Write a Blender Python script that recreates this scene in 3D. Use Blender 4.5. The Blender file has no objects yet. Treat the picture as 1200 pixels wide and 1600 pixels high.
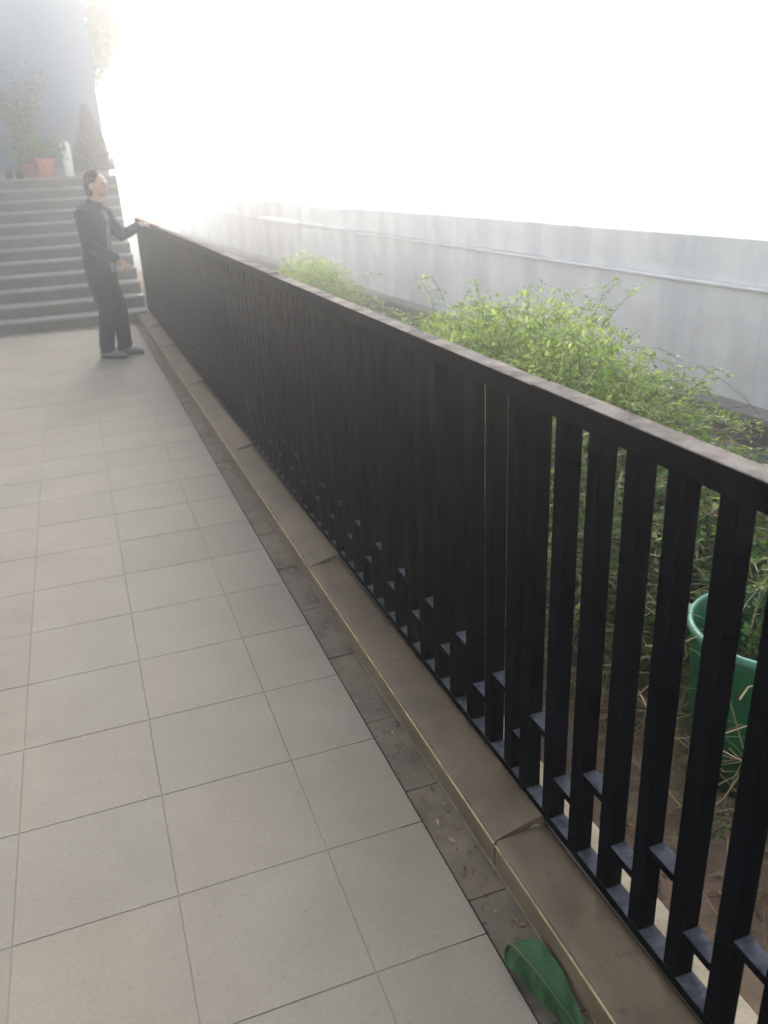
import bpy, bmesh, math, random
from mathutils import Vector, Matrix
import numpy as np
random.seed(7)
rng = np.random.default_rng(11)
sc = bpy.context.scene
COL = sc.collection

# ------------------------------------------------------------------ camera, sky, sun, exposure
cam_d = bpy.data.cameras.new('camera')
cam = bpy.data.objects.new('camera', cam_d)
COL.objects.link(cam)
cam_d.sensor_fit = 'AUTO'
cam_d.sensor_width = 36.0
cam_d.lens = 1292.09 / 1600 * 36
cam_d.clip_start = 0.02
cam_d.clip_end = 3000
_r = Vector((0.93844, -0.34249, -0.04510)); _u = Vector((0.17149, 0.34854, 0.92147)); _f = Vector((0.29988, 0.87248, -0.38581))
cam.matrix_world = Matrix(((_r.x, _u.x, -_f.x, 0.4276), (_r.y, _u.y, -_f.y, -1.6969), (_r.z, _u.z, -_f.z, 1.7106), (0, 0, 0, 1)))
sc.camera = cam
cam_d.dof.use_dof = True; cam_d.dof.focus_distance = 2.3; cam_d.dof.aperture_fstop = 3.4

SUN_EL, SUN_AZ = math.radians(26), math.radians(22)      # azimuth clockwise from +Y
world = bpy.data.worlds.new('World'); sc.world = world; world.use_nodes = True
nt = world.node_tree; nt.nodes.clear()
sky = nt.nodes.new('ShaderNodeTexSky'); sky.sky_type = 'NISHITA'; sky.sun_disc = False
sky.sun_elevation = SUN_EL; sky.sun_rotation = SUN_AZ
sky.air_density = 1.0; sky.dust_density = 2.0; sky.ozone_density = 1.0
bg = nt.nodes.new('ShaderNodeBackground'); bg.inputs['Strength'].default_value = 0.15
wo = nt.nodes.new('ShaderNodeOutputWorld')
hsv = nt.nodes.new('ShaderNodeHueSaturation'); hsv.inputs['Saturation'].default_value = 0.45      # milky overcast sky
nt.links.new(sky.outputs[0], hsv.inputs['Color']); nt.links.new(hsv.outputs[0], bg.inputs['Color']); nt.links.new(bg.outputs[0], wo.inputs['Surface'])
sun_d = bpy.data.lights.new('sun', 'SUN'); sun_d.energy = 1.1; sun_d.angle = math.radians(38); sun_d.color = (1.0, 0.965, 0.90)
sun = bpy.data.objects.new('sun', sun_d); COL.objects.link(sun)
_d = Vector((math.sin(SUN_AZ) * math.cos(SUN_EL), math.cos(SUN_AZ) * math.cos(SUN_EL), math.sin(SUN_EL)))
sun.rotation_euler = _d.to_track_quat('Z', 'Y').to_euler()
sc.view_settings.view_transform = 'Standard'; sc.view_settings.look = 'None'
sc.view_settings.exposure = 1.33; sc.view_settings.gamma = 1.0; sc.view_settings.use_curve_mapping = False
sc.cycles.use_denoising = True
sc.cycles.volume_bounces = 2
sc.cycles.max_bounces = 7
sc.cycles.use_adaptive_sampling = True; sc.cycles.adaptive_threshold = 0.03

# ------------------------------------------------------------------ materials
def nodes(name):
    m = bpy.data.materials.new(name); m.use_nodes = True
    t = m.node_tree; t.nodes.clear()
    out = t.nodes.new('ShaderNodeOutputMaterial'); b = t.nodes.new('ShaderNodeBsdfPrincipled')
    t.links.new(b.outputs[0], out.inputs['Surface'])
    return m, t, b, out

def N(t, typ, **kw):
    n = t.nodes.new(typ)
    for k, v in kw.items():
        if k.startswith('i_'):
            key = k[2:]
            n.inputs[int(key) if key.isdigit() else key.replace('_', ' ')].default_value = v
        else:
            setattr(n, k, v)
    return n

def ramp(t, fac, stops):
    r = t.nodes.new('ShaderNodeValToRGB'); e = r.color_ramp.elements
    while len(e) < len(stops): e.new(0.5)
    for k, (p, c) in enumerate(stops):
        e[k].position = p; e[k].color = (*c, 1) if len(c) == 3 else c
    t.links.new(fac, r.inputs[0]); return r

def mixc(t, fac, a, b, mode='MIX'):
    m = t.nodes.new('ShaderNodeMix'); m.data_type = 'RGBA'; m.blend_type = mode
    for sock, v in ((m.inputs[0], fac), (m.inputs[6], a), (m.inputs[7], b)):
        if hasattr(v, 'is_linked') or hasattr(v, 'links'): t.links.new(v, sock)
        elif isinstance(v, (int, float)): sock.default_value = v
        else: sock.default_value = (*v, 1)
    return m.outputs[2]

def speckled(name, base, dark, light, scale=3.0, rough=0.7, spots=0.0, spotcol=(0.05, 0.045, 0.04), bump=0.15, fine=90.0, objvar=0.0, world_space=True, spec=0.5, spotscale=14):
    m, t, b, out = nodes(name)
    if world_space:
        g = N(t, 'ShaderNodeNewGeometry'); co = g.outputs['Position']
    else:
        g = N(t, 'ShaderNodeTexCoord'); co = g.outputs['Object']
    n1 = N(t, 'ShaderNodeTexNoise', i_Scale=scale, i_Detail=6.0, i_Roughness=0.6); t.links.new(co, n1.inputs['Vector'])
    n2 = N(t, 'ShaderNodeTexNoise', i_Scale=fine, i_Detail=3.0); t.links.new(co, n2.inputs['Vector'])
    r1 = ramp(t, n1.outputs[0], [(0.3, dark), (0.52, base), (0.72, light)])
    c = mixc(t, 0.14, r1.outputs[0], n2.outputs[0], 'OVERLAY')
    if spots > 0:
        n3 = N(t, 'ShaderNodeTexNoise', i_Scale=spotscale, i_Detail=4.0, i_Roughness=0.7); t.links.new(co, n3.inputs['Vector'])
        r3 = ramp(t, n3.outputs[0], [(0.60, (0, 0, 0)), (0.74, (spots, spots, spots))])
        c = mixc(t, r3.outputs[0], c, spotcol)
        n4 = N(t, 'ShaderNodeTexVoronoi', i_Scale=spotscale * 1.3); t.links.new(co, n4.inputs['Vector'])
        r4 = ramp(t, n4.outputs['Distance'], [(0.06, (spots, spots, spots)), (0.13, (0, 0, 0))])
        n5 = N(t, 'ShaderNodeTexNoise', i_Scale=2.2); t.links.new(co, n5.inputs['Vector'])
        r5 = ramp(t, n5.outputs[0], [(0.42, (0, 0, 0)), (0.52, (1, 1, 1))])
        mul = mixc(t, 1.0, r4.outputs[0], r5.outputs[0], 'MULTIPLY')
        c = mixc(t, mul, c, spotcol)
    if objvar > 0:
        oi = N(t, 'ShaderNodeObjectInfo')
        rr = ramp(t, oi.outputs['Random'], [(0, (1 - objvar,) * 3), (0.5, (1, 1 - objvar * .25, 1 - objvar * .5)), (1, (1 - objvar * .4, 1 - objvar * .3, 1 - objvar * .2))])
        c = mixc(t, 1.0, c, rr.outputs[0], 'MULTIPLY')
    t.links.new(c, b.inputs['Base Color'])
    rm = N(t, 'ShaderNodeMapRange', i_3=rough - 0.1, i_4=rough + 0.12); t.links.new(n1.outputs[0], rm.inputs[0]); t.links.new(rm.outputs[0], b.inputs['Roughness'])
    b.inputs['Specular IOR Level'].default_value = spec
    if bump:
        bp = N(t, 'ShaderNodeBump', i_Strength=bump, i_Distance=0.004); t.links.new(n2.outputs[0], bp.inputs['Height']); t.links.new(bp.outputs[0], b.inputs['Normal'])
    return m

def leafy(name, cols, rough=0.5, transl=0.35):
    m, t, b, out = nodes(name)
    g = N(t, 'ShaderNodeNewGeometry')
    k = len(cols) - 1
    r = ramp(t, g.outputs['Random Per Island'], [(i / k, c) for i, c in enumerate(cols)])
    t.links.new(r.outputs[0], b.inputs['Base Color']); b.inputs['Roughness'].default_value = rough
    tr = N(t, 'ShaderNodeBsdfTranslucent')
    tc = mixc(t, 1.0, r.outputs[0], (1.7, 1.8, 0.9), 'MULTIPLY'); t.links.new(tc, tr.inputs['Color'])
    ms = N(t, 'ShaderNodeMixShader'); ms.inputs[0].default_value = transl
    t.links.new(b.outputs[0], ms.inputs[1]); t.links.new(tr.outputs[0], ms.inputs[2]); t.links.new(ms.outputs[0], out.inputs['Surface'])
    return m

def painted(name, base, dust_sheen, dust_sheen_amt=0.6, rough=0.42, scale=30):
    """painted steel with settled dust on its upward faces"""
    m, t, b, out = nodes(name)
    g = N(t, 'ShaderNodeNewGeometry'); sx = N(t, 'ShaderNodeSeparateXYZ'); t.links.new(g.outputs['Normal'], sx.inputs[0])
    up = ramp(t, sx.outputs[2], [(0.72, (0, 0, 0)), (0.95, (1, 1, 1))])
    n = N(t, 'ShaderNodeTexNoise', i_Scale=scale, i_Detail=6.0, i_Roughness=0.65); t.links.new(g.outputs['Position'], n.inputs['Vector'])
    r = ramp(t, n.outputs[0], [(0.33, (dust_sheen_amt * .35,) * 3), (0.62, (dust_sheen_amt,) * 3)])
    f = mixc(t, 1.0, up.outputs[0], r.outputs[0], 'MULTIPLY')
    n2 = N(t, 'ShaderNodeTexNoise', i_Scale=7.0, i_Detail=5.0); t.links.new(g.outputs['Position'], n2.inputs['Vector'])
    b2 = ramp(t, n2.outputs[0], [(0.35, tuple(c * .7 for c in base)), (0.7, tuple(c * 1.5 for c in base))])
    c = mixc(t, f, b2.outputs[0], dust_sheen)  # dusty tint on upward faces also carries painted sky sheen
    t.links.new(c, b.inputs['Base Color']); b.inputs['Specular IOR Level'].default_value = 0.0
    rg = N(t, 'ShaderNodeMapRange', i_3=rough, i_4=rough + 0.3); t.links.new(f, rg.inputs[0]); t.links.new(rg.outputs[0], b.inputs['Roughness'])
    bp = N(t, 'ShaderNodeBump', i_Strength=0.12, i_Distance=0.003); t.links.new(n.outputs[0], bp.inputs['Height']); t.links.new(bp.outputs[0], b.inputs['Normal'])
    return m

def plain(name, col, rough=0.6, scale=20, var=0.25, spec=0.5, bump=0.1):
    return speckled(name, col, tuple(c * (1 - var) for c in col), tuple(min(1, c * (1 + var)) for c in col), scale=scale, rough=rough, bump=bump, world_space=False, spec=spec)

M = {}
M['tile'] = speckled('tile_beige', (0.287, 0.252, 0.197), (0.252, 0.22, 0.17), (0.318, 0.28, 0.222), scale=2.4, rough=0.62, spots=0.25, spotcol=(0.19, 0.163, 0.13), bump=0.06, spec=0.3, objvar=0.085, spotscale=9)
M['grout'] = speckled('grout', (0.265, 0.23, 0.18), (0.185, 0.155, 0.117), (0.30, 0.262, 0.208), scale=1.7, rough=0.9)
M['gutter'] = speckled('gutter_tile', (0.18, 0.145, 0.10), (0.105, 0.082, 0.056), (0.235, 0.195, 0.145), scale=6, rough=0.7, spots=0.9, spotcol=(0.055, 0.043, 0.03), objvar=0.12)
M['coping'] = speckled('coping_tile', (0.152, 0.108, 0.060), (0.100, 0.070, 0.038), (0.20, 0.148, 0.088), scale=4, rough=0.62, spots=0.65, spotcol=(0.065, 0.05, 0.035), objvar=0.04, bump=0.25, spotscale=22)
M['mortar'] = speckled('mortar', (0.27, 0.215, 0.155), (0.16, 0.125, 0.09), (0.36, 0.30, 0.22), scale=30, rough=0.95, bump=0.5)
M['lit_mortar'] = speckled('mortar_sunlit', (0.48, 0.41, 0.30), (0.36, 0.30, 0.21), (0.58, 0.50, 0.38), scale=12, rough=0.9, bump=0.3)  # lighter copy of the mortar, sunlight painted into its colour
M['joint'] = speckled('joint_yellow', (0.50, 0.38, 0.20), (0.22, 0.16, 0.09), (0.60, 0.48, 0.28), scale=14, rough=0.6)
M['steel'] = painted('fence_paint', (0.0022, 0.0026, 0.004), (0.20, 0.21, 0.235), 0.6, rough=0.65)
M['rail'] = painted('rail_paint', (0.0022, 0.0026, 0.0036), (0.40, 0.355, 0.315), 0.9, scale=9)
M['soil'] = speckled('soil', (0.23, 0.155, 0.105), (0.12, 0.078, 0.05), (0.34, 0.25, 0.18), scale=6, rough=0.95, bump=0.9, fine=60)
M['parapet'] = speckled('parapet_concrete', (0.16, 0.15, 0.14), (0.10, 0.095, 0.09), (0.22, 0.21, 0.195), scale=2.5, rough=0.85, spots=0.4)
M['ledge'] = speckled('ledge_concrete', (0.25, 0.24, 0.22), (0.19, 0.18, 0.165), (0.31, 0.295, 0.27), scale=3, rough=0.8, spots=0.3)
def streaky(name, base, dark, damp):
    m, t, b, out = nodes(name)
    g = N(t, 'ShaderNodeNewGeometry')
    mp = N(t, 'ShaderNodeMapping'); mp.inputs['Scale'].default_value = (1, 1, 0.07); t.links.new(g.outputs['Position'], mp.inputs['Vector'])
    n1 = N(t, 'ShaderNodeTexNoise', i_Scale=2.2, i_Detail=5.0, i_Roughness=0.6); t.links.new(mp.outputs[0], n1.inputs['Vector'])
    n2 = N(t, 'ShaderNodeTexNoise', i_Scale=3.5, i_Detail=7.0, i_Roughness=0.65); t.links.new(g.outputs['Position'], n2.inputs['Vector'])
    r1 = ramp(t, n1.outputs[0], [(0.36, damp), (0.50, base), (0.7, tuple(c * 1.08 for c in base))])
    r2 = ramp(t, n2.outputs[0], [(0.3, (0.88, 0.88, 0.88)), (0.6, (1, 1, 1))])
    c = mixc(t, 1.0, r1.outputs[0], r2.outputs[0], 'MULTIPLY'); t.links.new(c, b.inputs['Base Color']); b.inputs['Roughness'].default_value = 0.9
    n3 = N(t, 'ShaderNodeTexNoise', i_Scale=45.0, i_Detail=4.0); t.links.new(g.outputs['Position'], n3.inputs['Vector'])
    bp = N(t, 'ShaderNodeBump', i_Strength=0.25, i_Distance=0.006); t.links.new(n3.outputs[0], bp.inputs['Height']); t.links.new(bp.outputs[0], b.inputs['Normal'])
    return m
M['palewall'] = streaky('pale_wall', (0.82, 0.795, 0.755), (0.5, 0.5, 0.5), (0.72, 0.71, 0.695))
M['lip'] = speckled('wall_lip', (0.80, 0.785, 0.76), (0.68, 0.665, 0.64), (0.85, 0.83, 0.81), scale=5, rough=0.85)
M['ground'] = speckled('far_ground', (0.34, 0.337, 0.333), (0.30, 0.297, 0.293), (0.38, 0.377, 0.373), scale=0.4, spec=0.1, rough=0.85, fine=3)
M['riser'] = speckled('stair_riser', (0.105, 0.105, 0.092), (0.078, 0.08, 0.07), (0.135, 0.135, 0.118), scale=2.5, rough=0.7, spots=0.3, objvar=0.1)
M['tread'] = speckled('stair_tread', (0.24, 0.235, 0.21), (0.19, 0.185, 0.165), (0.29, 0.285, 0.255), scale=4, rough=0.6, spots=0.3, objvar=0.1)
M['plaster'] = speckled('blue_plaster', (0.065, 0.13, 0.19), (0.055, 0.11, 0.165), (0.075, 0.145, 0.21), scale=1.2, rough=0.85, spots=0.15, spotcol=(0.15, 0.19, 0.22))
M['plinth'] = speckled('plinth_stone', (0.2, 0.21, 0.21), (0.15, 0.16, 0.16), (0.25, 0.26, 0.26), scale=4, rough=0.85)
M['terracotta'] = plain('terracotta', (0.55, 0.13, 0.085), 0.6)
M['terracotta_dark'] = plain('terracotta_dark', (0.24, 0.065, 0.05), 0.65)
M['dark_pot'] = plain('dark_plastic', (0.035, 0.038, 0.036), 0.5)
M['white_plastic'] = plain('white_plastic', (0.72, 0.70, 0.64), 0.45, var=0.08)
M['green_tub'] = plain('green_plastic', (0.006, 0.13, 0.042), 0.38, var=0.45, bump=0.03)
M['tub_rim'] = plain('green_plastic_rim', (0.10, 0.30, 0.20), 0.4, var=0.2)
M['potsoil'] = plain('pot_soil', (0.05, 0.035, 0.025), 0.95, bump=0.6)
M['leaf_weed'] = leafy('weed_leaf', [(0.10, 0.165, 0.05), (0.14, 0.215, 0.07), (0.19, 0.255, 0.09), (0.34, 0.37, 0.19), (0.18, 0.22, 0.10)], transl=0.55)
M['leaf_vine'] = leafy('vine_leaf', [(0.07, 0.15, 0.03), (0.11, 0.20, 0.04), (0.17, 0.25, 0.055), (0.09, 0.16, 0.035)])
M['leaf_pot'] = leafy('pot_leaf', [(0.025, 0.10, 0.02), (0.045, 0.15, 0.03), (0.07, 0.20, 0.04)], transl=0.15)
M['leaf_grey'] = leafy('shrub_leaf', [(0.02, 0.055, 0.025), (0.032, 0.075, 0.035), (0.045, 0.095, 0.045)], transl=0.0)
M['leaf_dark'] = leafy('conifer_leaf', [(0.03, 0.042, 0.03), (0.045, 0.058, 0.042), (0.055, 0.068, 0.05)], transl=0.0)
M['dry'] = leafy('dry_stalk', [(0.28, 0.21, 0.10), (0.36, 0.29, 0.15), (0.20, 0.13, 0.07), (0.30, 0.26, 0.12)], 0.7, 0.15)
M['litter'] = leafy('leaf_litter', [(0.18, 0.09, 0.05), (0.30, 0.19, 0.11), (0.13, 0.065, 0.04), (0.40, 0.29, 0.18), (0.24, 0.13, 0.07)], 0.8, 0.1)
M['stem'] = plain('stem_green', (0.12, 0.14, 0.045), 0.6)
M['bark'] = plain('bark', (0.10, 0.075, 0.055), 0.9, bump=0.5)
M['skin'] = plain('skin', (0.42, 0.24, 0.16), 0.5, var=0.08)
M['jacket'] = plain('jacket_cloth', (0.032, 0.040, 0.062), 0.85, var=0.3, spec=0.2, bump=0.3)
M['shirt'] = plain('shirt_cloth', (0.14, 0.14, 0.135), 0.85, spec=0.2)
M['trousers'] = plain('trouser_cloth', (0.016, 0.018, 0.026), 0.85, var=0.3, spec=0.2, bump=0.3)
M['shoe'] = plain('shoe_cloth', (0.13, 0.15, 0.15), 0.7)
M['sole'] = plain('shoe_sole', (0.035, 0.036, 0.038), 0.7)
M['lace'] = plain('shoe_lace', (0.45, 0.46, 0.44), 0.7)
M['hair'] = plain('hair', (0.018, 0.014, 0.012), 0.8, bump=0.4, spec=0.15)
M['eye'] = plain('eye', (0.03, 0.02, 0.02), 0.2)

# big fallen leaf: veins along its own surface
def leaf_big_mat():
    m, t, b, out = nodes('fallen_leaf_green')
    tc = N(t, 'ShaderNodeTexCoord')
    n = N(t, 'ShaderNodeTexNoise', i_Scale=28.0, i_Detail=5.0); t.links.new(tc.outputs['Object'], n.inputs['Vector'])
    r = ramp(t, n.outputs[0], [(0.3, (0.012, 0.055, 0.014)), (0.6, (0.02, 0.085, 0.022)), (0.8, (0.05, 0.11, 0.035))])
    t.links.new(r.outputs[0], b.inputs['Base Color']); b.inputs['Roughness'].default_value = 0.68
    bp = N(t, 'ShaderNodeBump', i_Strength=0.3, i_Distance=0.004); t.links.new(n.outputs[0], bp.inputs['Height']); t.links.new(bp.outputs[0], b.inputs['Normal'])
    return m
M['fallen'] = leaf_big_mat()

# ------------------------------------------------------------------ builders
def link(name, me, parent=None, mat=None):
    o = bpy.data.objects.new(name, me); COL.objects.link(o)
    if mat is not None and me is not None and len(me.materials) == 0: me.materials.append(M[mat])
    if parent is not None: o.parent = parent
    return o

def tag(o, label=None, cat=None, group=None, kind=None):
    if label: o['label'] = label
    if cat: o['category'] = cat
    if group: o['group'] = group
    if kind: o['kind'] = kind
    return o

def empty(name, loc=(0, 0, 0), rz=0.0):
    o = bpy.data.objects.new(name, None); COL.objects.link(o); o.location = loc; o.rotation_euler = (0, 0, rz); return o

def bm_box(bm, x0, x1, y0, y1, z0, z1):
    v = [bm.verts.new(p) for p in ((x0, y0, z0), (x1, y0, z0), (x1, y1, z0), (x0, y1, z0), (x0, y0, z1), (x1, y0, z1), (x1, y1, z1), (x0, y1, z1))]
    for f in ((3, 2, 1, 0), (4, 5, 6, 7), (0, 1, 5, 4), (1, 2, 6, 5), (2, 3, 7, 6), (3, 0, 4, 7)): bm.faces.new([v[i] for i in f])
    return v

def finish(bm, name, bevel=0.0, seg=1, smooth=False):
    if bevel: bmesh.ops.bevel(bm, geom=bm.edges[:], offset=bevel, segments=seg, affect='EDGES', profile=0.5)
    bmesh.ops.recalc_face_normals(bm, faces=bm.faces[:])
    me = bpy.data.meshes.new(name); bm.to_mesh(me); bm.free()
    if smooth:
        for p in me.polygons: p.use_smooth = True
    return me

def box(name, x0, x1, y0, y1, z0, z1, bevel=0.0, seg=1):
    bm = bmesh.new(); bm_box(bm, x0, x1, y0, y1, z0, z1); return finish(bm, name, bevel, seg)

def lathe(name, prof, n=32, sq=0.0, caps=True):
    """profile [(r, z)] turned round z; sq>0 squares the section (superellipse)"""
    bm = bmesh.new(); rings = []
    for r, z in prof:
        ring = []
        for k in range(n):
            a = 2 * math.pi * (k + .5) / n; c, s = math.cos(a), math.sin(a)
            if sq: e = 1.0 / ((abs(c) ** sq + abs(s) ** sq) ** (1.0 / sq)); c, s = c * e, s * e
            ring.append(bm.verts.new((r * c, r * s, z)))
        rings.append(ring)
    for a, b in zip(rings, rings[1:]):
        for k in range(n): bm.faces.new((a[k], a[(k + 1) % n], b[(k + 1) % n], b[k]))
    if caps: bm.faces.new(rings[0][::-1]); bm.faces.new(rings[-1])
    return finish(bm, name, smooth=True)

def from_arrays(name, V, F):
    me = bpy.data.meshes.new(name); me.from_pydata([tuple(v) for v in V], [], [tuple(f) for f in F]); me.update(); return me

# ------------------------------------------------------------------ foliage helpers
def leaf_arrays(P, D, U, L, W):
    """many pointed leaves: base P, direction D, normal-ish U, length L, width W -> verts, faces (6 verts, 4 tris/quads)"""
    n = len(P)
    D = D / np.linalg.norm(D, axis=1, keepdims=True)
    S = np.cross(D, U); S /= (np.linalg.norm(S, axis=1, keepdims=True) + 1e-9)
    Nn = np.cross(S, D)
    L = L[:, None]; W = W[:, None]
    a = P
    b = P + D * L * .4 + S * W * .5 + Nn * W * .12
    c = P + D * L * .45 - Nn * W * .1
    d = P + D * L * .4 - S * W * .5 + Nn * W * .12
    e = P + D * L - Nn * L * .12
    V = np.stack([a, b, c, d, e], 1).reshape(-1, 3)
    base = (np.arange(n) * 5)[:, None]
    F = np.concatenate([base + np.array([[0, 2, 1]]), base + np.array([[0, 3, 2]]), base + np.array([[1, 2, 4]]), base + np.array([[2, 3, 4]])], 0)
    return V, F

def tube_arrays(paths, r0, r1):
    V = []; F = []; o = 0
    for path, ra in zip(paths, r0):
        m = len(path)
        for i, p in enumerate(path):
            rr = ra * (1 - i / (m - 1)) + r1 * (i / (m - 1))
            t = path[min(i + 1, m - 1)] - path[max(i - 1, 0)]; t = t / (np.linalg.norm(t) + 1e-9)
            s = np.cross(t, (0.31, 0.2, 0.93) if abs(t[2]) < .9 else (1, 0.1, 0)); s /= np.linalg.norm(s) + 1e-9; q = np.cross(t, s)
            for k in range(3):
                an = k * 2.0944; V.append(p + (s * math.cos(an) + q * math.sin(an)) * rr)
        for i in range(m - 1):
            for k in range(3):
                a = o + i * 3 + k; b = o + i * 3 + (k + 1) % 3; F.append((a, b, b + 3, a + 3))
        o += m * 3
    return V, F

def grow(base_fn, n, h, spread, leaves, leaf_l, leaf_w, seed, droop=0.25, wob=0.12, seg=9, hvar=0.35, xmin=None, low=.18):
    """stems growing from base_fn(rng) with leaves along them"""
    g = np.random.default_rng(seed)
    paths = []; P = []; D = []; U = []; L = []; W = []
    for i in range(n):
        b = np.array(base_fn(g), float); az = g.uniform(0, 2 * math.pi); hh = h * (1 - hvar + 2 * hvar * g.random()) * (b[3] if len(b) > 3 else 1.0); b = b[:3]
        lean = np.array([math.cos(az), math.sin(az), 0]) * spread * g.uniform(.3, 1.0)
        pts = [b]; d = np.array([0, 0, 1.0]) + lean * .6; st = hh / seg
        for k in range(seg):
            d = d + g.normal(0, wob, 3) + lean * .12 - np.array([0, 0, droop * (k / seg) ** 2]); d /= np.linalg.norm(d)
            q = pts[-1] + d * st
            if xmin is not None and q[0] < xmin: q[0] = xmin + g.uniform(0, .05); d[0] = abs(d[0])
            q[2] = max(q[2], b[2] + .02); pts.append(q)
        paths.append(np.array(pts))
        for j in range(leaves):
            u = g.uniform(low, 1.0) ** .8 * seg; k = min(int(u), seg - 1); fr = u - k
            p = pts[k] * (1 - fr) + pts[k + 1] * fr
            a2 = g.uniform(0, 2 * math.pi); dd = np.array([math.cos(a2), math.sin(a2), g.uniform(-.25, .8)])
            P.append(p + g.normal(0, .012, 3)); D.append(dd); U.append(np.array([0, 0, 1.0]) + g.normal(0, .45, 3))
            s = g.uniform(.55, 1.25) * (1.1 - .35 * u / seg); L.append(leaf_l * s); W.append(leaf_w * s)
    LV, LF = leaf_arrays(np.array(P), np.array(D), np.array(U), np.array(L), np.array(W))
    SV, SF = tube_arrays(paths, [0.006] * len(paths), 0.0012)
    return LV, LF, SV, SF

def crown(name, parent, mat, blobs, n, leaf_l, leaf_w, seed):
    """leaves spread through lumpy ellipsoids"""
    g = np.random.default_rng(seed); P = []
    wts = np.array([b[3] * b[4] * b[5] for b in blobs]); wts /= wts.sum()
    for b, w in zip(blobs, wts):
        m = int(n * w); v = g.normal(size=(m, 3)); v /= np.linalg.norm(v, axis=1, keepdims=True)
        r = g.uniform(.35, 1, (m, 1)) ** .6 * (1 + .18 * np.sin(v[:, :1] * 7 + b[0] * 5) * np.cos(v[:, 2:] * 6))
        P.append(np.array(b[:3]) + v * r * np.array(b[3:6]))
    P = np.concatenate(P); m = len(P)
    D = g.normal(size=(m, 3)) + np.array([0, 0, .1]); U = np.array([0, 0, 1.0]) + g.normal(0, .6, (m, 3))
    s = g.uniform(.6, 1.3, m)
    V, F = leaf_arrays(P, D, U, leaf_l * s, leaf_w * s)
    return link(name, from_arrays(name, V, F), parent, mat)

# ------------------------------------------------------------------ the setting
FA = 0.010                                     # the fence line turns this much from the tile joints
FORG = (1.34, -0.30, 0.0)
def fence_x(y): return 1.34 - FA * (y + 0.30)

ground = tag(link('ground', box('ground', -600, 600, -600, 600, -0.5, -0.16), None, 'ground'), kind='structure')

# terrace floor: grout bed with single tiles
link_bed = box('gutter_bed', 1.0, 1.47, -3.2, 9.62, -0.45, -0.024)
floor = tag(link('terrace_floor', box('terrace_floor', -4.0, 1.0, -3.2, 9.62, -0.45, -0.0015), None, 'grout'), kind='structure')
T = 0.4; J = 0.0028
tile_me = box('tile', J / 2, T - J / 2, J / 2, T - J / 2, -0.03, 0.0, 0.0009); tile_me.materials.append(M['tile'])
def edge_x(y): return 1.083 - 0.0062 * (y + 0.3)
for r in range(-7, 24):
    for c in range(-6, 2):
        if r < -4 and c < -3: continue
        o = link('tile', tile_me, floor); o.location = (c * T, r * T, random.uniform(-.0003, .0006))
        o.rotation_euler = (random.uniform(-.0006, .0006), random.uniform(-.0006, .0006), random.uniform(-.0012, .0012))
    y0, y1 = r * T + J / 2, (r + 1) * T - J / 2
    bm = bmesh.new(); v = bm_box(bm, 0.8 + J / 2, 1.0, y0, y1, -0.03, 0.0)
    for q in v:
        if q.co.x > .9: q.co.x = edge_x(q.co.y) - 0.003
    me = finish(bm, 'cut_tile', 0.0009); link('cut_tile', me, floor, 'tile')
link('gutter_bed', link_bed, floor, 'gutter')
link('cut_bed', box('cut_bed', 1.001, 1.016, -3.2, 9.62, -0.023, -0.0016), floor, 'grout')
# gutter strip of narrow tiles, a little lower than the floor
gut_y = -3.0; k = 0
while gut_y < 9.5:
    ln = random.choice((0.40, 0.40, 0.36, 0.43)); y1 = min(gut_y + ln, 9.6)
    bm = bmesh.new(); v = bm_box(bm, 0, 1, gut_y + .0016, y1 - .0016, -0.035, -0.010 + random.uniform(-.003, .002))
    for q in v: q.co.x = edge_x(q.co.y) + 0.004 if q.co.x < .5 else fence_x(q.co.y) - 0.115
    link('gutter_tile', finish(bm, 'gutter_tile', 0.0015), floor, 'gutter'); gut_y = y1
# grime worked along the joint: low uneven dirt fillets are in the tile material

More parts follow.
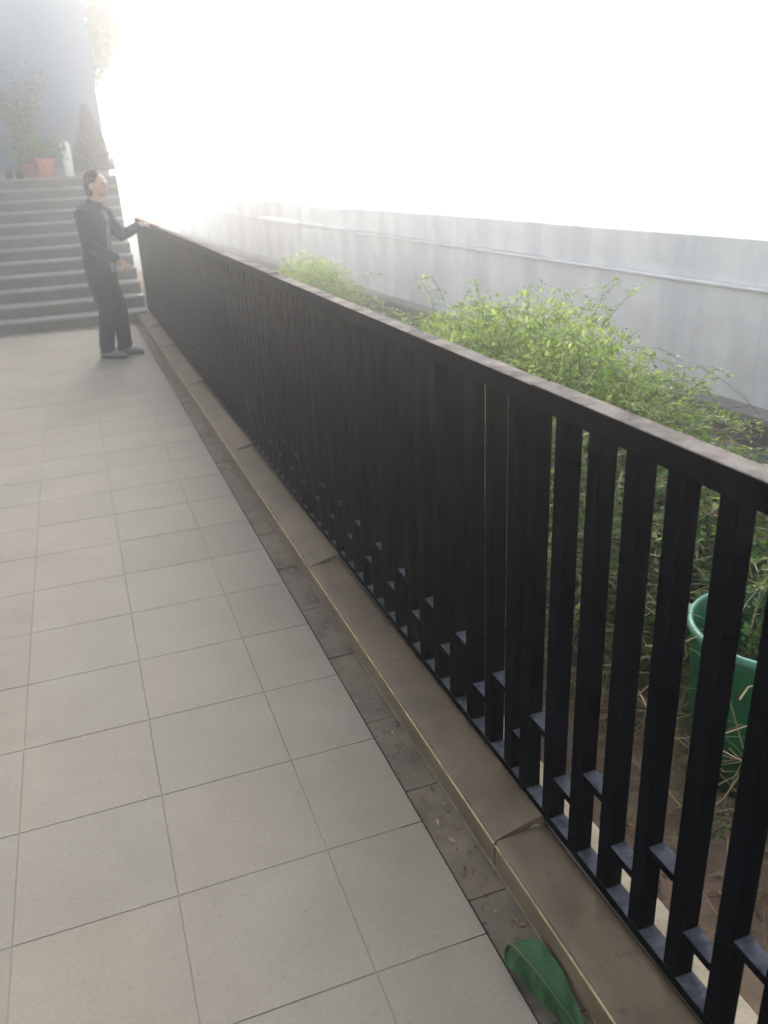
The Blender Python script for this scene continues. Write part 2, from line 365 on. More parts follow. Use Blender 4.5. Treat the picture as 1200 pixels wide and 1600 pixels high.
# kerb under the fence
kerb = tag(empty('kerb', FORG, FA), 'brown tiled kerb with rounded edge carrying the black fence', 'kerb')
link('core', box('kerb_core', -0.146, 0.004, -2.6, 9.86, -0.2, 0.055), kerb, 'mortar')
link('bed', box('kerb_bed', 0.006, 0.115, -2.6, 10.2, -0.2, 0.1035, 0.006), kerb, 'lit_mortar')
joints = [-2.6, -1.9, 0.07, 1.82, 3.62, 5.55, 7.35, 8.7, 9.86]
def coping_mesh(length, z0, z1, dx0, dx1):
    """bullnose coping tile, its top rising from the far end to the near end"""
    prof = [(-0.150, 0.000), (-0.151, 0.060), (-0.150, 0.078), (-0.1475, 0.086), (-0.141, 0.0905), (-0.115, 0.0935), (-0.07, 0.097), (-0.03, 0.099), (-0.010, 0.098), (-0.0045, 0.094), (-0.003, 0.086), (-0.003, 0.0)]
    bm = bmesh.new(); rings = []
    nseg = 22
    for s in range(nseg + 1):
        u = s / nseg; e = 0.0012 * (s in (0, nseg))
        ring = []
        for x, z in prof:
            zz = z + (z0 * (1 - u) + z1 * u) * (min(1, max(0, (x + .135) / .10)) if z > .02 else 0) - (e if z > .06 else 0)
            wear = random.uniform(-.0011, .0011) if z > .02 else 0
            chip = -.004 * random.random() ** 6 if .07 < z < .092 else 0
            ring.append(bm.verts.new((x + (wear * .5 - chip if x < -.1 else min(0, wear)), u * length, zz + wear * .6 + chip)))
        rings.append(ring)
    for a, b in zip(rings, rings[1:]):
        for i in range(len(prof) - 1): bm.faces.new((a[i], b[i], b[i + 1], a[i + 1]))
    bm.faces.new(rings[0]); bm.faces.new(rings[-1][::-1])
    me = finish(bm, 'coping_tile'); 
    for p in me.polygons: p.use_smooth = len(p.vertices) == 4
    ends = {tuple(sorted(k)) for p in me.polygons if len(p.vertices) > 4 for k in p.edge_keys}
    sh = me.attributes.new('sharp_edge', 'BOOLEAN', 'EDGE')
    for e in me.edges: sh.data[e.index].value = tuple(sorted(e.vertices)) in ends
    return me
for a, b in zip(joints, joints[1:]):
    n = max(1, round((b - a) / 0.9)); ln = (b - a - 0.004) / n
    for i in range(n):
        y = a + 0.002 + i * ln
        u0 = (y - a) / (b - a); u1 = (y + ln - a) / (b - a)
        rise = lambda u: 0.022 * (1 - u) - 0.002
        o = link('coping_tile', coping_mesh(ln - 0.0012, rise(u0), rise(u1), 0, 0), kerb, 'coping'); o.location = (0, y, 0.006)
        bm = bmesh.new(); bm_box(bm, -0.1535, -0.149, 0.0, ln - .004, 0.0, 0.004); o2 = link('edge_joint', finish(bm, 'edge_joint'), kerb, 'joint')
        o2.location = (-0.0008, y, 0.0835)
    # mortar left in the step between two runs
    bm = bmesh.new(); bmesh.ops.create_icosphere(bm, subdivisions=3, radius=1)
    for v in bm.verts:
        v.co *= 1 + .18 * math.sin(v.co.x * 5 + a) * math.cos(v.co.y * 6 + v.co.z * 4); v.co.x *= .024; v.co.y *= .014; v.co.z *= .014
    o = link('mortar_lump', finish(bm, 'mortar_lump', smooth=True), kerb, 'mortar'); o.location = (-0.028, a + .004, 0.092)

# soil strip behind the fence, uneven
def soil_sheet():
    nx, ny = 40, 160; V = []; F = []
    for j in range(ny):
        for i in range(nx):
            x = 1.44 + (4.12 - 1.44) * i / (nx - 1); y = -3 + 19 * j / (ny - 1)
            z = -0.035 + .03 * math.sin(x * 3.1 + y * 1.3) + .018 * math.sin(x * 9 + 2) * math.cos(y * 7.3) + random.uniform(-.008, .008)
            V.append((x, y, z))
    for j in range(ny - 1):
        for i in range(nx - 1): a = j * nx + i; F.append((a, a + 1, a + nx + 1, a + nx))
    me = from_arrays('soil', V, F)
    for p in me.polygons: p.use_smooth = True
    return me
soil = tag(link('soil', soil_sheet(), None, 'soil'), kind='structure')

# low parapet between the soil and the road
par = tag(empty('boundary_wall', (4.14, 0, 0), 0.036), 'long pale grey wall on a dark concrete base beyond the weeds', 'wall')
link('base', box('parapet_wall', 0.0, 0.22, -5, 24, -0.3, 0.205, 0.008), par, 'parapet')
link('footing', box('parapet_footing', -0.13, -0.002, -5, 24, -0.3, 0.05, 0.012), par, 'parapet')
for i in range(12):
    link('coping_slab', box('coping_slab', -0.03, 0.26, -5 + i * 2.4 + .004, -5 + (i + 1) * 2.4 - .004, 0.208, 0.25, 0.006), par, 'ledge').rotation_euler = (0, random.uniform(-.004, .004), 0)
for i in range(12):
    y0 = -5 + i * 2.4
    link('wall_panel', box('wall_panel', 0.13, 0.30, y0 + .0015, y0 + 2.4 - .0015, 0.24, 0.925), par, 'palewall')
    link('lip', box('lip', 0.105, 0.31, y0 + .001, y0 + 2.4 - .001, 0.926, 0.944, 0.004), par, 'lip').rotation_euler = (random.uniform(-.0012, .0012), 0, 0)
    link('upper_panel', box('upper_panel', 0.15, 0.29, y0 + .0015, y0 + 2.4 - .0015, 0.945, 1.215, 0.006), par, 'palewall').rotation_euler = (random.uniform(-.002, .002), 0, 0)

# ------------------------------------------------------------------ the fence
fence = tag(empty('metal_fence', FORG, FA), 'long black metal fence of square upright bars on the kerb', 'fence')
BW = 0.043
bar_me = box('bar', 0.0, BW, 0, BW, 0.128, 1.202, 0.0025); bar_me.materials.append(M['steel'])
bars = []
y = -0.083 + 0.30
near = [y - BW - 0.1235 * i for i in range(20)]          # y of each bar's near side
far = [0.0 + 0.30 - BW + 0.005]
while far[-1] < 10.05: far.append(far[-1] + 0.1215)
bars = sorted(near + far)
for by in bars:
    o = link('bar', bar_me, fence); o.location = (random.uniform(-.001, .001), by, 0); o.rotation_euler = (random.uniform(-.002, .002), random.uniform(-.002, .002), random.uniform(-.01, .01))
base_i = bars.index(near[2])
sp_cache = {}
for i in range(len(bars) - 1):
    gap = round(bars[i + 1] - bars[i] - BW, 4)
    if gap < .02: continue
    if gap not in sp_cache:
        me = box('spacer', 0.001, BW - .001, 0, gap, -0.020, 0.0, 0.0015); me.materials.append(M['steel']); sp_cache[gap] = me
    o = link('spacer', sp_cache[gap], fence)
    o.location = (0, bars[i] + BW, 0.262 if (i - base_i) % 2 == 0 else 0.372)
segs = [-2.35, 0.19, 2.75, 5.3, 7.8, 10.12]
for a, b in zip(segs, segs[1:]):
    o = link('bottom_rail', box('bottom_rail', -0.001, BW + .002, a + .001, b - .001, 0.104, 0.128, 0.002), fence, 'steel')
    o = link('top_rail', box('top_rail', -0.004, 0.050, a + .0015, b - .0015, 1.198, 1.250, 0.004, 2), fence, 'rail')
    o.location.z = random.uniform(-.002, .002); o.location.x = random.uniform(-.0015, .0015)

# ------------------------------------------------------------------ stairs, landing, building
R_, TR = 0.148, 0.30
st = tag(empty('staircase', (0, 9.5, 0)), 'wide flight of grey stone steps with pale treads', 'stairs')
for k in range(12):
    y0 = k * TR; z1 = (k + 1) * R_
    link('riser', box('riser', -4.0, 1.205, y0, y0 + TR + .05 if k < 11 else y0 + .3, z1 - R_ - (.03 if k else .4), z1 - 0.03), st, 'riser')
    # each tread is laid in three slabs
    xs = [-4.0, -1.45 + .1 * (k % 3), 0.05 - .08 * (k % 2), 1.215]
    for x0, x1 in zip(xs, xs[1:]):
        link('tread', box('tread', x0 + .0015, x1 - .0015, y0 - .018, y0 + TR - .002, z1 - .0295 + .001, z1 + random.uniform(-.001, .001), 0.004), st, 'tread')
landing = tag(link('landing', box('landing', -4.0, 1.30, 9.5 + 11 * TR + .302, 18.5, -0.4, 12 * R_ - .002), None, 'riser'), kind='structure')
LZ = 12 * R_ - .002
bld = tag(empty('building', (0, 14.5, LZ)), 'plain blue-grey plastered building wall behind the potted plants', 'building')
link('wall', box('building_wall', -4.0, 1.27, 0.0, 3.6, 0.0, 3.05), bld, 'plaster')
link('plinth', box('plinth', -4.0, 1.262, -0.022, -0.002, 0.002, 0.13, 0.004), bld, 'plinth')

# tree whose foliage hangs past the corner of the building
tr = tag(empty('tree', (1.0, 18.75, -0.15)), 'grey-looking tree whose foliage hangs past the corner of the blue wall', 'tree')
V, F = tube_arrays([np.array([(0, 0, 0), (.03, 0, 1.2), (-.02, .02, 2.6), (.1, -.1, 4.2), (.2, -.2, 5.6)]), np.array([(0, .02, 3.4), (.2, -.3, 4.1), (.4, -.5, 4.6), (.6, -.5, 5.0)]), np.array([(.1, -.1, 4.2), (.5, -.3, 5.0), (1.2, -.3, 5.7)])], [0.07, 0.04, 0.04], 0.012)
link('trunk', from_arrays('trunk', V, F), tr, 'bark')
crown('crown', tr, 'leaf_grey', [(1.15, -.4, 5.35, .55, .5, .5), (.9, -.45, 4.8, .48, .45, .45), (.68, -.5, 4.35, .32, .35, .38), (.52, -.5, 3.95, .19, .25, .32), (.2, -.2, 5.8, .8, .6, .6), (1.5, -.2, 6.0, .8, .6, .6)], 30000, .11, .07, 5)

# ------------------------------------------------------------------ pots on the landing
def planter(name, loc, w, h, mat, label, cat, sq=8, group=None, rz=0.0):
    p = tag(empty(name, loc, rz), label, cat, group)
    link('pot', lathe('pot', [(w * .36, 0), (w * .38, .004), (w * .455, h * .86), (w * .5, h * .87), (w * .5, h * .995), (w * .485, h), (w * .45, h * .99), (w * .44, h * .9), (w * .43, h * .8)], 32, sq), p, mat)
    link('potting_soil', lathe('potting_soil', [(w * .43, h * .87), (w * .44, h * .9), (w * .3, h * .92)], 24, sq), p, 'potsoil')
    return p
py = 13.02
p1 = planter('potted_plant', (0.28, py, LZ), 0.27, 0.27, 'terracotta', 'bright red square planter with leafy green plant at the top of the stairs', 'potted plant')
LV, LF, SV, SF = grow(lambda g: (g.normal(0, .07), g.normal(0, .06), .22), 42, .42, .75, 34, .075, .046, 21, droop=.5, wob=.2)
link('foliage', from_arrays('foliage', LV, LF), p1, 'leaf_pot'); link('stems', from_arrays('stems', SV, SF), p1, 'stem')
p2 = planter('potted_plant', (0.02, py + .05, LZ), 0.25, 0.22, 'terracotta_dark', 'dull red planter with bushy plant, left of the bright red planter', 'potted plant')
LV, LF, SV, SF = grow(lambda g: (g.normal(0, .07), g.normal(0, .06), .18), 40, .46, .75, 34, .075, .046, 22, droop=.45, wob=.2)
link('foliage', from_arrays('foliage', LV, LF), p2, 'leaf_pot'); link('stems', from_arrays('stems', SV, SF), p2, 'stem')
p3 = planter('potted_plant', (-0.02, 13.75, LZ), 0.32, 0.26, 'dark_pot', 'tall thin dull green shrub in a pot against the blue wall', 'potted plant', sq=2)
LV, LF, SV, SF = grow(lambda g: (g.normal(0, .05), g.normal(0, .05), .2), 24, 1.38, .35, 110, .08, .05, 23, droop=.12, wob=.10, hvar=.22)
link('foliage', from_arrays('foliage', LV, LF), p3, 'leaf_grey'); link('stems', from_arrays('stems', SV, SF), p3, 'stem')
p4 = planter('flower_pot', (-0.27, py - .02, LZ), 0.125, 0.105, 'dark_pot', 'small black pot at the far left of the landing edge', 'pot', sq=2, group=None)
p5 = planter('flower_pot', (-0.135, py + .02, LZ), 0.115, 0.10, 'dark_pot', 'small dark pot between the tiny black pot and the dull red planter', 'pot', sq=2)
for p_, s_ in ((p4, 31), (p5, 32)):
    LV, LF, SV, SF = grow(lambda g: (g.normal(0, .02), g.normal(0, .02), .08), 9, .09, .7, 9, .035, .022, s_)
    link('foliage', from_arrays('foliage', LV, LF), p_, 'leaf_grey')
wc = tag(empty('white_canister', (0.60, 13.08, LZ)), 'tall white plastic canister beside the bright red planter', 'canister')
link('body', lathe('body', [(.062, 0), (.072, .012), (.074, .40), (.070, .455), (.052, .492), (.030, .505)], 28), wc, 'white_plastic')
link('cap', lathe('cap', [(.031, .5055), (.033, .508), (.033, .528), (.026, .534)], 20), wc, 'white_plastic')
cf = tag(empty('conifer', (1.0, 13.6, LZ)), 'slim cone-shaped evergreen in the corner beside the blue wall', 'shrub')
link('trunk', lathe('trunk', [(.03, 0), (.025, .5), (.006, 1.0)], 8), cf, 'bark')
g = np.random.default_rng(3); m_ = 5200
u = 1 - np.sqrt(g.random(m_)); a = g.uniform(0, 6.2832, m_); rr = (.34 * (1 - u) + .01) * g.uniform(.45, 1.05, m_) * (1 + .12 * np.sin(a * 5 + u * 20))
P = np.stack([rr * np.cos(a), rr * np.sin(a), .06 + u * .98], 1); D = np.stack([np.cos(a), np.sin(a), np.full(m_, 1.3)], 1) + g.normal(0, .3, (m_, 3))
V, F = leaf_arrays(P, D, np.array([0, 0, 1.0]) + g.normal(0, .5, (m_, 3)), g.uniform(.04, .08, m_), g.uniform(.014, .026, m_))
link('crown', from_arrays('crown', V, F), cf, 'leaf_dark')

# ------------------------------------------------------------------ weeds behind the fence
def bush(name, label, cat, loc, base_fn, n, h, spread, leaves, ll, lw, seed, mat, **kw):
    b = tag(empty(name, loc), label, cat)
    LV, LF, SV, SF = grow(base_fn, n, h, spread, leaves, ll, lw, seed, xmin=1.50 - loc[0], **kw)
    link('foliage', from_arrays('foliage', LV, LF), b, mat); link('stems', from_arrays('stems', SV, SF), b, 'stem')
    return b
def ell(rx, ry, peak=0.0):
    def f(g):
        while True:
            x, y = g.uniform(-1, 1), g.uniform(-1, 1)
            if x * x + y * y < 1: break
        return (x * rx, y * ry, 0, 1 - peak * (x * x + y * y))
    return f
big = bush('weed_bush', 'largest tangled weed bush rising above the fence rail', 'bush', (2.36, 1.95, -.03), ell(.40, 1.15, .3), 760, 1.30, .42, 70, .044, .020, 41, 'leaf_weed', droop=.75, wob=.15, seg=11, hvar=.16, low=.3)
crown('leaf_mass', big, 'leaf_weed', [(.0, -.55, .78, .36, .42, .34), (.05, -.1, .82, .40, .42, .34), (.0, .35, .72, .38, .45, .34), (.0, .85, .60, .34, .45, .30), (-.1, -.3, .5, .38, .6, .4), (-.1, .5, .42, .36, .7, .4), (.15, -.75, .6, .3, .3, .35)], 26000, .036, .015, 48)
faint = bush('weed_bush', 'small faint bush farther along the fence near the parapet', 'bush', (2.75, 7.2, -.03), ell(.42, .8, .3), 200, .98, .5, 60, .05, .024, 42, 'leaf_weed', droop=.6, wob=.15, hvar=.18)
crown('leaf_mass', faint, 'leaf_weed', [(0, -.35, .62, .33, .42, .27), (0, .3, .62, .33, .45, .28), (-.1, 0, .35, .38, .75, .3)], 8000, .042, .018, 49)
bush('vine_bush', 'round-leaved vine tangle behind the rail above the green tub', 'vine', (2.56, .62, -.03), ell(.24, .55, .25), 230, .92, .6, 54, .042, .030, 43, 'leaf_vine', droop=.9, wob=.17, hvar=.18)
bush('vine_bush', 'low trailing vine reaching towards the parapet at the right edge', 'vine', (2.95, .30, -.03), ell(.3, .4, .3), 50, .42, .8, 30, .046, .032, 44, 'leaf_vine', droop=.8, wob=.2)
bush('weed_bush', 'low weeds between the large bush and the small faint bush', 'bush', (2.35, 3.75, -.03), ell(.5, .9, .3), 110, .62, .5, 34, .05, .022, 45, 'leaf_weed', droop=.5)
bush('weed_bush', 'sparse low weeds on the soil in front of the green tub', 'bush', (1.82, -.35, -.03), ell(.14, .3, .2), 9, .16, .8, 14, .034, .02, 46, 'leaf_vine', droop=.6)
bush('weed_bush', 'leafy weeds pressed against the fence bars beside the tub', 'bush', (1.92, .75, -.03), ell(.16, .5, .2), 70, .8, .35, 34, .045, .024, 47, 'leaf_weed', droop=.5)
# dry straw and stalks
def straw(n, seed, x0, x1, y0, y1, h):
    g = np.random.default_rng(seed); paths = []
    for i in range(n):
        p = np.array([g.uniform(x0, x1), g.uniform(y0, y1), -.03 + g.random() ** 2 * h]); d = g.normal(size=3) * np.array([1, 1, .55]); d[2] += .15; d /= np.linalg.norm(d)
        L = g.uniform(.12, .42); pts = [p]
        for k in range(4): d = d + g.normal(0, .12, 3) - np.array([0, 0, .05]); d /= np.linalg.norm(d); pts.append(pts[-1] + d * L / 4)
        pts = np.array(pts); pts[:, 2] = np.maximum(pts[:, 2], -.02); pts[:, 0] = np.maximum(pts[:, 0], 1.47); paths.append(pts)
    V, F = tube_arrays(paths, list(g.uniform(.0012, .003, n)), .0008); return from_arrays('dry_grass', V, F)
tag(link('dry_grass', straw(2600, 51, 1.6, 3.0, -.9, 2.2, .75), None, 'dry'), 'dry straw-coloured stalks tangled among the weeds', 'dry grass', kind='stuff')
g = np.random.default_rng(52); m_ = 7000
P = np.stack([g.uniform(1.48, 3.8, m_), g.uniform(-1.6, 5, m_), g.uniform(-.02, .02, m_)], 1)
P[:, 2] += -0.02 + .03 * np.sin(P[:, 0] * 3.1 + P[:, 1] * 1.3)
D = g.normal(size=(m_, 3)) * np.array([1, 1, .3]); V, F = leaf_arrays(P, D, np.array([0, 0, 1.0]) + g.normal(0, .4, (m_, 3)), g.uniform(.02, .06, m_), g.uniform(.008, .028, m_))
tag(link('leaf_litter', from_arrays('leaf_litter', V, F), None, 'litter'), 'brown dead leaves scattered over the soil', 'leaf litter', kind='stuff')

# grit, twigs and leaf scraps swept into the gutter
g = np.random.default_rng(61); m_ = 520
gy = -1.4 + 9 * g.random(m_) ** 1.3; gx = np.array([edge_x(y_) + .008 + (fence_x(y_) - .155 - edge_x(y_) - .008) * g.random() ** .6 for y_ in gy])
P = np.stack([gx, gy, np.full(m_, -.005)], 1); D = g.normal(size=(m_, 3)) * np.array([1, 1, .12])
V, F = leaf_arrays(P, D, np.array([0, 0, 1.0]) + g.normal(0, .25, (m_, 3)), g.uniform(.005, .030, m_), g.uniform(.003, .013, m_))
tag(link('gutter_debris', from_arrays('gutter_debris', V, F), None, 'litter'), 'bits of dead leaf and grit lying in the gutter', 'debris', kind='stuff')

# green tub
tub = tag(empty('green_tub', (2.13, -.13, -.05)), 'round green plastic tub standing behind the fence bars', 'tub')
link('body', lathe('body', [(.17, 0), (.185, .006), (.205, .2), (.222, .44), (.226, .49), (.219, .49), (.212, .42), (.20, .3), (.19, .26)], 48), tub, 'green_tub')
link('rim', lathe('rim', [(.2275, .478), (.236, .480), (.238, .492), (.233, .502), (.222, .503), (.2195, .494), (.2275, .478)], 48, caps=False), tub, 'tub_rim')
link('contents', lathe('contents', [(.18, .28), (.198, .30), (.12, .33), (.05, .34)], 32), tub, 'potsoil')
for s in (0, 1):
    link('handle', box('handle', -.03, .03, .232, .262, .455, .475, .006, 2), tub, 'tub_rim').rotation_euler = (0, 0, s * math.pi + .5)

# ------------------------------------------------------------------ big fallen leaf on the floor
def fallen_leaf():
    n, m = 64, 17; V = []; F = []
    for i in range(n):
        u = i / (n - 1); w = .056 * min(1, (u + .004) / .16) ** .55 * max(0, 1 - max(0, (u - .25) / .78) ** 1.7) + .0008
        for j in range(m):
            s = (j / (m - 1)) * 2 - 1
            z = .005 + .016 * abs(s) ** 1.4 * (w / .055) + .010 * math.sin(u * 5) + .0035 * math.sin(s * 5 + u * 19) * abs(s) + 0.0007 * math.sin((u * 9 - abs(s) * 1.1) * 6.283)
            V.append((s * w * (1 - .1 * abs(s)), -u * .27, z))
    for i in range(n - 1):
        for j in range(m - 1): a = i * m + j; F.append((a, a + 1, a + m + 1, a + m))
    me = from_arrays('blade', V, F)
    for p in me.polygons: p.use_smooth = True
    return me
fl = tag(empty('fallen_leaf', (1.118, -.455, 0.001), .16), 'large dark green fallen leaf lying against the kerb', 'leaf')
link('blade', fallen_leaf(), fl, 'fallen')
V, F = tube_arrays([np.array([(0, .02, .006)] + [(0, -.27 * k / 8, .0075 + .010 * math.sin(k / 8 * 5)) for k in range(9)])], [.0022], .0008)
link('midrib', from_arrays('midrib', V, F), fl, 'stem')

# ------------------------------------------------------------------ person
def limb(bm, pts, n=16):
    """closed tapered tube: pts = [(x, y, z, ra, rb)], ra along world x-ish axis, rb along y-ish"""
    rings = []
    for i, p in enumerate(pts):
        c = Vector(p[:3]); t = (Vector(pts[min(i + 1, len(pts) - 1)][:3]) - Vector(pts[max(i - 1, 0)][:3])).normalized()
        ax = Vector((1, 0, 0)); 
        if abs(t.x) > .8: ax = Vector((0, 0, 1))
        a = (ax - t * ax.dot(t)).normalized(); b = t.cross(a)
        ra, rb = p[3], p[4] if len(p) > 4 else p[3]
        rings.append([bm.verts.new(c + a * ra * math.cos(2 * math.pi * k / n) + b * rb * math.sin(2 * math.pi * k / n)) for k in range(n)])
    for u, v in zip(rings, rings[1:]):
        for k in range(n): bm.faces.new((u[k], u[(k + 1) % n], v[(k + 1) % n], v[k]))
    bm.faces.new(rings[0][::-1]); bm.faces.new(rings[-1])
def ball(bm, c, r):
    mt = Matrix.Translation(c) @ Matrix.Diagonal((*r, 1)); bmesh.ops.create_icosphere(bm, subdivisions=3, radius=1, matrix=mt)
def fused(name, bm, voxel, smooth, parent, mat):
    me = finish(bm, name); o = bpy.data.objects.new(name, me); COL.objects.link(o)
    r = o.modifiers.new('r', 'REMESH'); r.mode = 'VOXEL'; r.voxel_size = voxel
    s = o.modifiers.new('s', 'SMOOTH'); s.iterations = smooth; s.factor = .5
    bpy.context.view_layer.update()
    dg = bpy.context.evaluated_depsgraph_get(); m2 = bpy.data.meshes.new_from_object(o.evaluated_get(dg))
    bpy.data.objects.remove(o); 
    for p in m2.polygons: p.use_smooth = True
    m2.materials.clear(); m2.name = name
    return link(name, m2, parent, mat)

PA = -0.55
def to_local(x, y, z): dx, dy = x - .665, y - 7.40; return (dx * math.cos(PA) + dy * math.sin(PA), -dx * math.sin(PA) + dy * math.cos(PA), z)
man = tag(empty('person', (0.665, 7.40, 0.0), -0.55), 'person in dark jacket and trousers standing at the fence, one hand towards the rail', 'person')
man.scale = (1.0, 1.0, 0.972)
def hand(bm, wrist, d, up, side):
    """palm and five bent fingers; d points along the hand, up out of its back, side = thumb side"""
    w = Vector(wrist); d = Vector(d).normalized(); up = Vector(up); up = (up - d * up.dot(d)).normalized(); s = d.cross(up) * side
    def P(a, b, c): return w + d * a + s * b + up * c
    def ch(q, r0, r1): limb(bm, [(*p, r0 + (r1 - r0) * i / (len(q) - 1)) for i, p in enumerate(q)], 10)
    limb(bm, [(*P(-.03, 0, 0), .026, .026), (*P(0, 0, 0), .025, .028), (*P(.04, 0, 0), .018, .040), (*P(.085, .0, 0), .015, .043), (*P(.095, 0, 0), .010, .038)], 14)
    for k, (off, ln) in enumerate(((.034, .072), (.0115, .082), (-.0115, .076), (-.034, .060))):
        sp = off * 1.25
        ch([P(.08, off, 0), P(.08 + ln * .45, sp, .002), P(.08 + ln * .75, sp * 1.08, -.014), P(.08 + ln * .92, sp * 1.1, -.032)], .0092, .0072)
    ch([P(.02, .030, -.004), P(.045, .060, -.012), P(.075, .072, -.024), P(.095, .072, -.034)], .0125, .0085)
# body: one continuous surface, head to feet
bm = bmesh.new()
limb(bm, [(-.01, 0, .86, .09, .13), (.0, 0, .95, .10, .155), (.005, 0, 1.08, .09, .135), (.015, 0, 1.25, .105, .155), (.025, 0, 1.40, .10, .17), (.035, 0, 1.48, .07, .12), (.05, 0, 1.53, .055, .058), (.085, 0, 1.585, .052, .052), (.105, 0, 1.64, .055, .055)], 24)
ball(bm, (.115, 0, 1.715), (.098, .076, .112)); ball(bm, (.155, 0, 1.655), (.060, .056, .060)); ball(bm, (.19, 0, 1.632), (.024, .026, .02))
limb(bm, [(.195, 0, 1.722, .012, .010), (.214, 0, 1.70, .014, .013), (.223, 0, 1.682, .013, .015), (.205, 0, 1.674, .01, .012)], 10)
ball(bm, (.203, 0, 1.735), (.014, .052, .012)); ball(bm, (.205, 0, 1.655), (.012, .024, .008)); ball(bm, (.203, 0, 1.645), (.012, .022, .008))
for s in (-1, 1):
    ball(bm, (.10, s * .080, 1.70), (.026, .014, .036))
for s, kx, ax in ((-1, .055, -.01), (1, .085, .075)):
    limb(bm, [(0, s * .085, .93, .085, .085), (.02, s * .09, .75, .078, .076), (kx, s * .095, .50, .058, .056), (kx - .02 + ax * .3, s * .1, .34, .055, .052), (ax, s * .1, .10, .040, .038), (ax + .02, s * .1, .06, .05, .04), (ax + .11, s * .105, .035, .03, .04)], 14)
armR = [(.02, -.185, 1.445), (.045, -.245, 1.165), to_local(.86, 7.24, .985)]
armL = [(.03, .185, 1.445), to_local(.93, 7.53, 1.205), to_local(1.13, 7.56, 1.308)]
for A in (armR, armL):
    limb(bm, [(*A[0], .055), (*(Vector(A[0]).lerp(Vector(A[1]), .5)), .048), (*A[1], .040), (*(Vector(A[1]).lerp(Vector(A[2]), .4)), .038), (*A[2], .027)], 14)
hand(bm, armR[2], (.55, .35, -.75), (.5, -.6, .3), 1)
hand(bm, armL[2], (math.cos(-PA), math.sin(-PA), -.02), (.0, 0, 1), 1)
fused('body', bm, .0065, 4, man, 'skin')
for s in (-1, 1):
    bm = bmesh.new(); ball(bm, (.199, s * .031, 1.717), (.008, .011, .007)); link('eye', finish(bm, 'eye', smooth=True), man, 'eye')
bm = bmesh.new(); ball(bm, (.086, 0, 1.752), (.098, .084, .092)); ball(bm, (.060, 0, 1.70), (.078, .083, .095)); ball(bm, (.04, 0, 1.645), (.05, .066, .05))
for i in range(60):
    a = random.uniform(1.1, 5.2); e = random.uniform(-.3, 1.5); ball(bm, (.095 + .095 * math.cos(a) * math.cos(e), .08 * math.sin(a) * math.cos(e), 1.76 + .085 * math.sin(e)), (.02, .017, .015))
hair = fused('hair', bm, .008, 2, man, 'hair')
# jacket: torso, collar and sleeves
bm = bmesh.new()
limb(bm, [(.0, 0, .835, .135, .185), (.0, 0, .86, .142, .192), (.0, 0, .98, .138, .188), (.005, 0, 1.1, .132, .182), (.012, 0, 1.25, .138, .195), (.02, 0, 1.38, .135, .20), (.028, 0, 1.455, .112, .175), (.04, 0, 1.505, .082, .105), (.05, 0, 1.545, .074, .082), (.06, 0, 1.575, .072, .076)], 28)
ball(bm, (-.045, 0, 1.50), (.075, .10, .06))
for A in (armR, armL):
    a0, a1, a2 = (Vector(q) for q in A); e = a1.lerp(a2, .90)
    limb(bm, [(*(a0 + Vector((0, -.06 * (1 if A is armL else -1), .0))), .075), (*a0, .084), (*a0.lerp(a1, .35), .074), (*a0.lerp(a1, .75), .066), (*a1, .064), (*a1.lerp(a2, .3), .060), (*a1.lerp(a2, .7), .052), (*e, .047), (*a1.lerp(a2, .93), .041)], 16)
for v in bm.verts:                              # cloth folds
    v.co.x += .006 * math.sin(v.co.z * 38 + v.co.y * 9) + .004 * math.sin(v.co.z * 71 + v.co.y * 23)
    v.co.y += .006 * math.sin(v.co.z * 33 + v.co.x * 14)
jk = fused('jacket', bm, .009, 2, man, 'jacket')
bm = bmesh.new()
for z in [.90 + .06 * i for i in range(11)]: pass
limb(bm, [(.115, .0, .87, .034, .055), (.112, 0, 1.0, .034, .05), (.116, 0, 1.2, .038, .05), (.125, 0, 1.38, .036, .055), (.115, 0, 1.47, .03, .05)], 14)
fused('shirt_front', bm, .009, 2, jk, 'shirt')
bm = bmesh.new()
limb(bm, [(-.005, 0, .80, .125, .17), (0, 0, .90, .125, .172), (0, 0, .99, .115, .16)], 24)
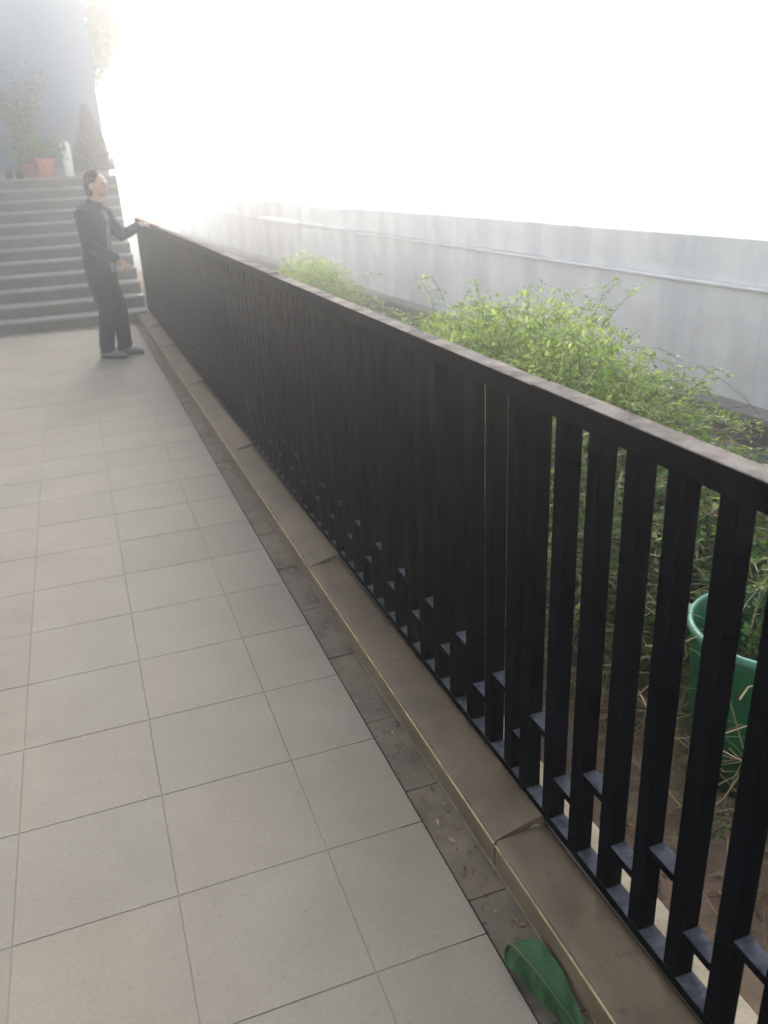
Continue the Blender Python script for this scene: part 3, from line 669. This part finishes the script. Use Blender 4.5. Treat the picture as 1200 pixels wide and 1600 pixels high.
for s, kx, ax in ((-1, .055, -.01), (1, .085, .075)):
    limb(bm, [(0, s * .085, .92, .115, .092), (.015, s * .09, .75, .108, .092), (kx - .005, s * .096, .50, .088, .080), (kx - .03 + ax * .3, s * .1, .32, .082, .076), (ax - .003, s * .1, .13, .078, .072), (ax, s * .1, .085, .080, .074), (ax + .005, s * .1, .062, .074, .068)], 18)
for v in bm.verts:
    v.co.x += .005 * math.sin(v.co.z * 44 + v.co.y * 20); v.co.y += .004 * math.sin(v.co.z * 52 + v.co.x * 18)
fused('trousers', bm, .009, 2, man, 'trousers')
for s, ax in ((-1, -.01), (1, .075)):
    bm = bmesh.new(); y0 = s * .102
    limb(bm, [(ax - .085, y0, .045, .022, .030), (ax - .07, y0, .055, .042, .038), (ax - .02, y0, .062, .05, .042), (ax + .05, y0, .052, .042, .043), (ax + .12, y0, .042, .030, .046), (ax + .175, y0, .035, .022, .040), (ax + .195, y0, .032, .012, .022)], 16)
    sh = fused('shoe', bm, .007, 3, man, 'shoe')
    bm = bmesh.new(); limb(bm, [(ax - .092, y0, .013, .011, .026), (ax - .075, y0, .013, .0125, .040), (ax, y0, .012, .012, .043), (ax + .12, y0, .013, .012, .050), (ax + .185, y0, .014, .011, .040), (ax + .205, y0, .016, .009, .02)], 16)
    fused('sole', bm, .006, 1, sh, 'sole')
    for k in range(3):
        bm = bmesh.new(); limb(bm, [(ax + .045 + k * .025, y0 - .032, .080 - k * .006, .004), (ax + .052 + k * .025, y0, .094 - k * .007, .005), (ax + .045 + k * .025, y0 + .032, .080 - k * .006, .004)], 8)
        link('lace', finish(bm, 'lace', smooth=True), sh, 'lace')

# ------------------------------------------------------------------ haze volume added in place of lens glare
hz = tag(link('haze', box('haze', -650, 650, -650, 650, -1.5, 7.2)), 'bright haze added in place of lens glare', 'haze', kind='stuff')
hm = bpy.data.materials.new('haze'); hm.use_nodes = True; ht = hm.node_tree; ht.nodes.clear()
ho = ht.nodes.new('ShaderNodeOutputMaterial'); pv = ht.nodes.new('ShaderNodeVolumePrincipled')
pv.inputs['Color'].default_value = (0.97, 0.97, 0.97, 1); pv.inputs['Density'].default_value = 0.018; pv.inputs['Anisotropy'].default_value = 0.84
ht.links.new(pv.outputs[0], ho.inputs['Volume']); hz.data.materials.append(hm)
